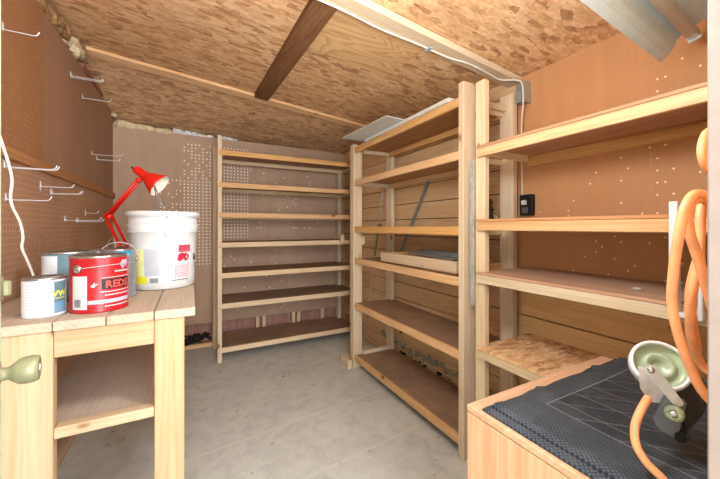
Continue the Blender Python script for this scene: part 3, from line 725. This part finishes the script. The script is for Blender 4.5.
bm = bmesh.new(); lathe(bm, [(.0655, .137), (.0592, .1238), (.0272, .066), (0, .062)], HM, 40); obj('shade_lining', bm, CREAM, sh)
bm = bmesh.new(); lathe(bm, [(0, -.022), (.005, -.022), (.005, -.010), (0, -.010)], axis_matrix(p_cap + Vector((-.008, 0, 0)), hd), 12); obj('switch', bm, BLACK, sh)

# ------------------------------------------------------------------ hooks on the left pegboard
def hook(y, z, ln, label, rise=.0, double=False, tip=.018, drop=0.0):
    t = thing('peg_hook', label, 'hook', (LW + .001, y, z), 0, 'metal hooks on the left pegboard')
    for dy in ((-.012, .012) if double else (0,)):
        pts = [(.002, dy, .020), (.003, dy, .004), (.012, dy, 0), (ln * .5, dy, rise * .5), (ln * .9, dy, rise), (ln, dy, rise + tip * .45), (ln + .004, dy, rise + tip)]
        obj('prong', sweep(bmesh.new(), pts, .0021, 8, 4), ZINC, t)
    obj('back_plate', box(.0, .003, -.016 if double else -.006, .016 if double else .006, -.022 if drop else -.006, .026, .001), ZINC, t)
    return t
hook(1.71, 2.001, .10, 'long steel hook highest on the left wall, nearest the doorway')
hook(2.50, 2.150, .15, 'steel hook directly under the ceiling, upper of the neighbouring pair', double=True)
hook(2.73, 2.104, .15, 'steel hook just under the ceiling, lower of the neighbouring pair')
hook(2.95, 1.775, .18, 'thin long steel hook above the wooden wall rail, farther pair', rise=.004)
hook(3.10, 1.765, .14, 'double steel hook above the wooden wall rail near the back corner', double=True)
hook(1.732, 1.481, .15, 'long steel hook crossing just below the wooden rail by the door', double=True)
hook(2.058, 1.443, .12, 'steel hook with a drop-down plate under the wooden rail', drop=1)
hook(2.194, 1.420, .12, 'double steel hook beneath the drop-plate hook', double=True, rise=.004)
hook(1.732, 1.356, .13, 'steel hook beside the white cord, lowest on its side')
hook(2.80, 1.345, .07, 'short steel hook above the paint cans, left of the lamp', drop=1)
hook(2.40, 1.288, .16, 'low double steel hook above the teal can', double=True)
hook(2.62, 1.284, .13, 'low double steel hook just left of the lamp elbow', double=True)

# white cord hanging on the left wall
pts = [(LW + .045, 1.60, 1.66), (LW + .03, 1.70, 1.60)] + [Vector(at(px, py, 1)) for px, py in ()]
def onx(px, py, x):
    u = (px - 360) / F; t = x / (sin(TH) + u * cos(TH)); return Vector((x, (cos(TH) - u * sin(TH)) * t, CH + (HOR - py) / F * t))
pts = [onx(px, py, x) for px, py, x in ((-6, 120, -.50), (3, 146, -.50), (9, 165, -.50), (12, 180, -.50), (10.5, 197, -.50), (13, 208, -.50), (20, 222, -.50), (23, 237, -.50), (22, 248, -.50), (28, 262, -.505), (34, 279, -.51))]
c = sweep(bmesh.new(), pts + [pts[-1] + Vector((-.005, -.005, -.06)), pts[-1] + Vector((-.01, -.02, -.11))], .0038, 10, 5); o = obj('extension_cord', c, WCORD); tag(o, 'white cord dangling down the left pegboard behind the small can', 'cord'); relocate(o, pts[-1])

# ------------------------------------------------------------------ electrical
jb = thing('junction_box', 'grey metal electrical box at the end of the ceiling batten', 'electrical box', (RW - .03, 1.18, 2.02)); og = (RW - .03, 1.18, 2.02)
part('body', (RW - .065, RW - .009, 1.162, 1.214, 1.965, 2.070), DGREY, jb, og, .003)
part('cover', (RW - .075, RW - .009, 1.155, 1.1615, 1.958, 2.078), plain('light_grey_metal', (186, 190, 190), .4, .5, .05), jb, og, .001)
cz = lambda x: ceil_z(x, 1.26) - .041
pts = [Vector((x, 1.292 + k, cz(x) + .001)) for x, k in ((.40, .012), (.60, .003), (.80, .010), (1.0, -.004), (1.2, -.010), (1.35, -.035), (1.5, -.03), (1.6, -.028))]
pts += [Vector((1.64, 1.19, 2.085)), Vector((1.648, 1.16, 2.05)), Vector((1.65, 1.155, 1.95))]
pts += [Vector((1.68, 1.185, 1.86)), Vector((1.708, 1.205, 1.75)), Vector((1.714, 1.21, 1.69)), Vector((1.714, 1.208, 1.55)), Vector((1.712, 1.204, 1.44)), Vector((1.69, 1.195, 1.40)), Vector((1.688, 1.180, 1.388))]
o = obj('white_cable', sweep(bmesh.new(), pts, .0042, 8, 5), WCORD); tag(o, 'white cable running along the ceiling batten and down to the black outlet', 'cable'); relocate(o, pts[0])
ou = thing('power_outlet', 'black electrical outlet on the right pegboard with a white plug', 'outlet', (RW - .008, 1.17, 1.375)); og = (RW - .008, 1.17, 1.375)
part('outlet_box', (RW - .045, RW - .009, 1.13, 1.205, 1.318, 1.435), BLACK, ou, og, .004)
part('plug', (RW - .062, RW - .0455, 1.155, 1.183, 1.375, 1.402), WHITE, ou, og, .004)
part('socket', (RW - .048, RW - .0455, 1.150, 1.187, 1.328, 1.362), plain('grey_socket_face', (90, 92, 94), .4), ou, og, .002)
cl = obj('cable_clip', box(1.07, 1.09, 1.262, 1.308, cz(1.08) - .006, cz(1.08) + .002, .001), plain('blue_clip', (150, 176, 190), .4)); tag(cl, 'small pale blue clip holding the cable to the ceiling batten', 'clip'); relocate(cl, (1.08, 1.28, cz(1.08)))

# ------------------------------------------------------------------ shop light
sl = thing('shop_light', 'white fluorescent shop light hanging under the ceiling at top right', 'light', (1.2, .385, 1.94), radians(4)); og = Vector((1.2, .40, 1.94)); sl.rotation_euler = (radians(-16), 0, radians(4)); sl.location.z = 1.965
prof = [(.150, -.042), (.125, -.034), (.105, -.018), (.090, .004), (.066, .018), (.040, .022), (-.040, .022), (-.066, .018), (-.090, .004), (-.105, -.018), (-.125, -.034), (-.150, -.042)]
bm = bmesh.new(); x0, x1 = -.80, .41
A = [[bm.verts.new((x, y, z)) for y, z in prof] for x in (x0, x1)]; A2 = [[bm.verts.new((x, y, z + .003)) for y, z in prof] for x in (x0, x1)]
for i in range(len(prof) - 1):
    bm.faces.new((A[0][i], A[0][i + 1], A[1][i + 1], A[1][i])); bm.faces.new((A2[0][i], A2[0][i + 1], A2[1][i + 1], A2[1][i]))
    for k in (0, 1): bm.faces.new((A[k][i], A[k][i + 1], A2[k][i + 1], A2[k][i]))
for i in (0, len(prof) - 1): bm.faces.new((A[0][i], A[1][i], A2[1][i], A2[0][i]))
obj('reflector', bm, FIX, sl)
obj('housing', box(x0, x1, -.035, .035, .025, .065, .003), FIX, sl)
for y in (.048, -.048):
    tb = obj('fluorescent_tube', sweep(bmesh.new(), [(x0 + .03, y, -.004), (x1 - .02, y, -.004)], .019, 20, 0), TUBE, sl)
    obj('tube_cap', sweep(bmesh.new(), [(x1 - .02, y, -.004), (x1, y, -.004)], .0195, 16, 0), STEEL, tb)
    obj('tube_socket', box(x1, x1 + .012, y - .018, y + .018, -.028, .020, .003), WHITE, sl)
for x in (-.5, .3):
    zz = (ceil_z(1.2 + x, .40) - 1.965) * 1.03; obj('hanger', sweep(bmesh.new(), [(x, 0, .065), (x, 0, zz)], .003, 6, 0), ZINC, sl)

# ------------------------------------------------------------------ foreground crate, mats
bxo = (.95, .375, 0); CR = thing('plywood_cabinet', 'low orange plywood cabinet in the right foreground', 'cabinet', bxo)
part('side_panel', (.622, .640, .158, .591, 0, .781), BOXW['z'], CR, bxo, .002)
part('side_panel', (1.255, 1.272, .158, .591, 0, .781), BOXW['z'], CR, bxo, .002)
part('back_panel', (.641, 1.254, .573, .591, 0, .781), BOXW['x'], CR, bxo, .002)
part('top_panel', (.622, 1.272, .158, .593, .782, .800), BOXW['x'], CR, bxo, .003)
def mat_(name, x0, x1, y0, y1, z, th, wav, label, seed):
    rnd = random.Random(seed); NX, NY = 40, 26; bm = bmesh.new(); G = []
    for j in range(NY + 1):
        row = []
        for i in range(NX + 1):
            u, v = i / NX, j / NY
            x = x0 + (x1 - x0) * u; y = y0 + (y1 - y0) * v + (wav * (sin(u * 27) * .5 + sin(u * 43 + 1) * .35 + .4) * max(0, (v - .9) / .1))
            e = min(u * (x1 - x0), v * (y1 - y0), (1 - v) * (y1 - y0)); h = th * (.55 if e < .012 else 1.0)
            row.append(bm.verts.new((x, y, z + h + .0012 * sin(u * 9 + v * 7) * (seed > 1))))
        G.append(row)
    for j in range(NY):
        for i in range(NX): bm.faces.new((G[j][i], G[j][i + 1], G[j + 1][i + 1], G[j + 1][i]))
    r = bmesh.ops.extrude_face_region(bm, geom=bm.faces[:])
    for v in r['geom']:
        if isinstance(v, bmesh.types.BMVert): v.co.z = z
    o = obj(name, bm, RUB); tag(o, label, 'mat', 'rubber mats on the cabinet'); return relocate(o, (x0, y1, z))
mat_('rubber_mat', .632, 1.268, .165, .548, .8005, .009, .004, 'black rubber mat underneath, its edge showing on the cabinet top', 1)
mat_('rubber_mat', .650, 1.268, .165, .524, .8100, .009, .018, 'ribbed black rubber mat on top, with a ragged far edge', 2)

# ------------------------------------------------------------------ orange hose coil on the front wall
hc = thing('hose_coil', 'orange hose hanging in loops by the right door jamb', 'hose', at(694, 196, .5)); ho = Vector(hc.location)
def strand(name, P, r=.0064): obj(name, sweep(bmesh.new(), [at(*p) - ho for p in P], r, 12, 6), ORANGE, hc)
strand('loop', [(702, 194, .50), (693, 195, .48), (685, 208, .47), (679, 235, .47), (674, 268, .475), (672, 300, .48), (677, 330, .48), (688, 362, .48), (703, 392, .475), (722, 405, .48), (738, 380, .50), (740, 320, .51), (732, 260, .51), (718, 212, .51), (702, 194, .50)])
strand('loop', [(708, 199, .52), (694, 201, .50), (687, 212, .485), (690, 234, .478), (698, 258, .475), (706, 285, .475), (716, 320, .48), (722, 350, .50)])
strand('loop', [(712, 203, .54), (702, 206, .53), (700, 240, .52), (697, 270, .51), (691, 300, .51), (691, 335, .53), (699, 360, .56), (712, 372, .55), (726, 350, .54), (728, 280, .54), (712, 203, .54)], .0066)
strand('loop', [(716, 128, .55), (706, 134, .53), (702, 150, .52), (706, 166, .52), (716, 176, .54)])
obj('hook', sweep(bmesh.new(), [at(716, 199, .50) - ho, at(704, 201, .53) - ho, at(698, 199, .50) - ho], .003, 8, 4), STEEL, hc)

# white bracket on the near end of the shelf
wb = thing('metal_bracket', 'white metal bracket upright behind the orange hose', 'bracket', (1.284, .40, 1.0)); og = (1.284, .40, 1.0)
part('upright', (1.262, 1.288, .392, .412, .985, 1.326), WHITE, wb, og, .002)
part('upright', (1.262, 1.288, .340, .350, .985, 1.19), WHITE, wb, og, .002)
part('foot', (1.262, 1.288, .351, .391, .985, 1.0), WHITE, wb, og, .002)

# ------------------------------------------------------------------ corded tool on the mat
d = .62; tc = at(659, 366, .64); TL = thing('corded_tool', 'corded tool with pale green disc and silver arm on the mats', 'tool', tc)
fwd = (Vector((0, 0, CH)) - tc).normalized(); q = (fwd + Vector((.35, 0, .1))).normalized()
ru = Matrix(((cos(TH), -sin(TH), 0), (sin(TH), cos(TH), 0), (0, 0, 1))).transposed()
def T(px, py, dd=.62): return at(px, py, dd) - tc
DM = axis_matrix((0, 0, 0), q)
bm = bmesh.new(); lathe(bm, [(0, -.02), (.044, -.02), (.047, -.016), (.047, .010), (.0445, .013), (.041, .013), (.0405, .006)], DM, 40); g = obj('guard_ring', bm, WHITE, TL); g['label'] = 'white guard ring'
bm = bmesh.new(); lathe(bm, [(.0405, .006), (.038, .002), (.026, -.002), (.024, .004), (.018, .006), (.012, -.004), (0, -.004)], DM, 40); obj('disc', bm, LENS, TL)['label'] = 'pale green ribbed disc'
# lower skirt of the guard, silver
bm = prism(bmesh.new(), [T(638, 366, .612), T(655, 370, .612), T(668, 392, .612), T(664, 404, .612), T(650, 402, .612), T(640, 388, .612)], fwd * -.02); obj('guard_skirt', bm, CAST, TL)
# arm
a0, a1 = T(651, 370, .605), T(678, 403, .600); ad = (a1 - a0).normalized(); s = ad.cross(fwd).normalized()
poly = [a0 + (s * cos(t) - ad * sin(t)) * .011 for t in [pi * k / 8 for k in range(9)]] + [a1 + (-s * cos(t) + ad * sin(t)) * .008 for t in [pi * k / 8 for k in range(9)]]
ar = obj('arm', prism(bmesh.new(), poly, fwd * -.006), CAST, TL)
bm = bmesh.new(); lathe(bm, [(0, 0), (.006, 0), (.006, .003), (0, .005)], axis_matrix(a0, fwd), 16); obj('bolt', bm, TIN, ar)
# body
def slab(name, P, dd, th, mat, par=TL, bev=.004):
    bm = prism(bmesh.new(), [T(x, y, dd) for x, y in P], fwd * -th + Vector((cos(TH), -sin(TH), 0)) * th * .45 + Vector((0, 0, th * .25))); bmesh.ops.recalc_face_normals(bm, faces=bm.faces); bmesh.ops.bevel(bm, geom=bm.edges[:], offset=bev, segments=2, affect='EDGES'); return obj(name, bm, mat, par)
slab('body', [(652, 418), (665, 392), (686, 402), (676, 441), (656, 428)], .606, .045, SLATE, bev=.003)
slab('motor_block', [(673, 392), (684, 382), (697, 386), (700, 404), (694, 424), (684, 436), (682, 408)], .610, .055, BLKM)
slab('switch_lug', [(674, 432), (684, 434), (688, 441), (683, 445), (674, 441)], .603, .02, BLKM, bev=.003)
K = axis_matrix(T(674, 413, .602), (fwd + Vector((-.25, 0, 0))).normalized())
bm = bmesh.new(); lathe(bm, [(0, -.004), (.0125, -.004), (.0150, .0), (.0150, .008), (.012, .014), (.0065, .015), (.006, .013), (0, .013)], K, 28); kb = obj('knob', bm, LENS, TL); kb['label'] = 'pale green knob'
bm = bmesh.new(); lathe(bm, [(0, .013), (.0052, .013), (.0045, .018), (0, .018)], K, 16); obj('knob_screw', bm, STEEL, kb)
obj('grommet', sweep(bmesh.new(), [T(690, 396, .63), T(692, 378, .625)], [.013, .011], 14, 0), BLACK, TL)
cd = thing('orange_hose', 'orange hose running from the loops into the tool and off the mat', 'hose', T(693, 380, .622) + tc); co = Vector(cd.location)
obj('upper_run', sweep(bmesh.new(), [at(*p) - co for p in ((698, 262, .53), (691, 290, .54), (691, 320, .56), (696, 345, .59), (694, 365, .615), (692, 384, .625))], .0075, 12, 6), ORANGE, cd)
obj('lower_run', sweep(bmesh.new(), [at(*p) - co for p in ((648, 398, .60), (641, 410, .585), (635, 426, .575), (636, 444, .56), (646, 462, .545), (662, 478, .53), (678, 495, .52))], .0066, 12, 6), ORANGE, cd)

# small rubble and scraps on shelves
def scraps(name, spots, label, mat, grp=None):
    for i, (x, y, z, s, lb) in enumerate(spots):
        bm = lump(bmesh.new(), (0, 0, s * .5), (s * 1.4, s, s * .5), 70 + i, 1, .3); o = obj(name, bm, mat); o.location = (x, y, z); tag(o, lb, 'scrap', grp)
scraps('foam_scrap', [(1.42, .55, 1.022, .012, 'white crumb on the lower right shelf, above the mats'), (1.56, 1.06, .642, .010, 'pale crumb at the back of the lowest right shelf')], '', WHITE)

# ------------------------------------------------------------------ light
def area(name, loc, rot, size, power, col=(1, .98, .95), sy=None):
    ld = bpy.data.lights.new(name, 'AREA'); ld.energy = power; ld.size = size; ld.color = col
    if sy: ld.shape = 'RECTANGLE'; ld.size_y = sy
    o = bpy.data.objects.new(name, ld); COL.objects.link(o); o.location = loc; o.rotation_euler = rot; return o
w = bpy.data.worlds.new('daylight'); S.world = w; w.use_nodes = True
bg = w.node_tree.nodes['Background']; bg.inputs[0].default_value = (.97, .985, 1.0, 1); bg.inputs[1].default_value = 1.6
sd = bpy.data.lights.new('sun', 'SUN'); sd.energy = 15; sd.angle = radians(2); sd.color = (1, .96, .9)
so = bpy.data.objects.new('sun', sd); COL.objects.link(so); so.rotation_euler = (radians(-32), 0, radians(12)); so.location = (0, 3, 6)
pd = bpy.data.lights.new('overhead_fill', 'POINT'); pd.energy = 27; pd.shadow_soft_size = .12; pd.color = (.96, .98, 1)  # soft fill light added above the view to brighten the interior
po = bpy.data.objects.new('overhead_fill', pd); COL.objects.link(po); po.location = (.42, .56, 1.78)
pl = thing('added_pendant_lamp', 'added bare bulb on a short cord, out of view over the doorway end', 'lamp', (.42, .56, 2.0))  # unseen cord, socket and bulb added to go with the fill light
zc = ceil_z(.42, .56) - 2.0
obj('added_lamp_cord', sweep(bmesh.new(), [(0, 0, .05), (0, 0, zc)], .004, 8, 0), WCORD, pl)
bm = bmesh.new(); lathe(bm, [(0, .06), (.015, .06), (.022, .045), (.022, .0), (0, .0)], None, 20); obj('socket', bm, WHITE, pl)
gm = NT('added_bulb_glass'); gm.b.inputs['Emission Color'].default_value = (1, .97, .92, 1); gm.b.inputs['Emission Strength'].default_value = 12
bm = bmesh.new(); lathe(bm, [(0, 0), (.014, -.001), (.016, -.018), (.030, -.045), (.031, -.062), (.022, -.082), (0, -.090)], None, 24); obj('bulb', bm, gm.done((240, 240, 235)), pl)
area('doorway_daylight', (.12, -1.5, 1.45), (radians(88), 0, radians(-6)), 1.6, 92, (.95, .98, 1), 1.8)
S.view_settings.view_transform = 'Standard'; S.view_settings.look = 'None'; S.view_settings.gamma = 1
S.view_settings.use_curve_mapping = False; S.view_settings.exposure = 0.45
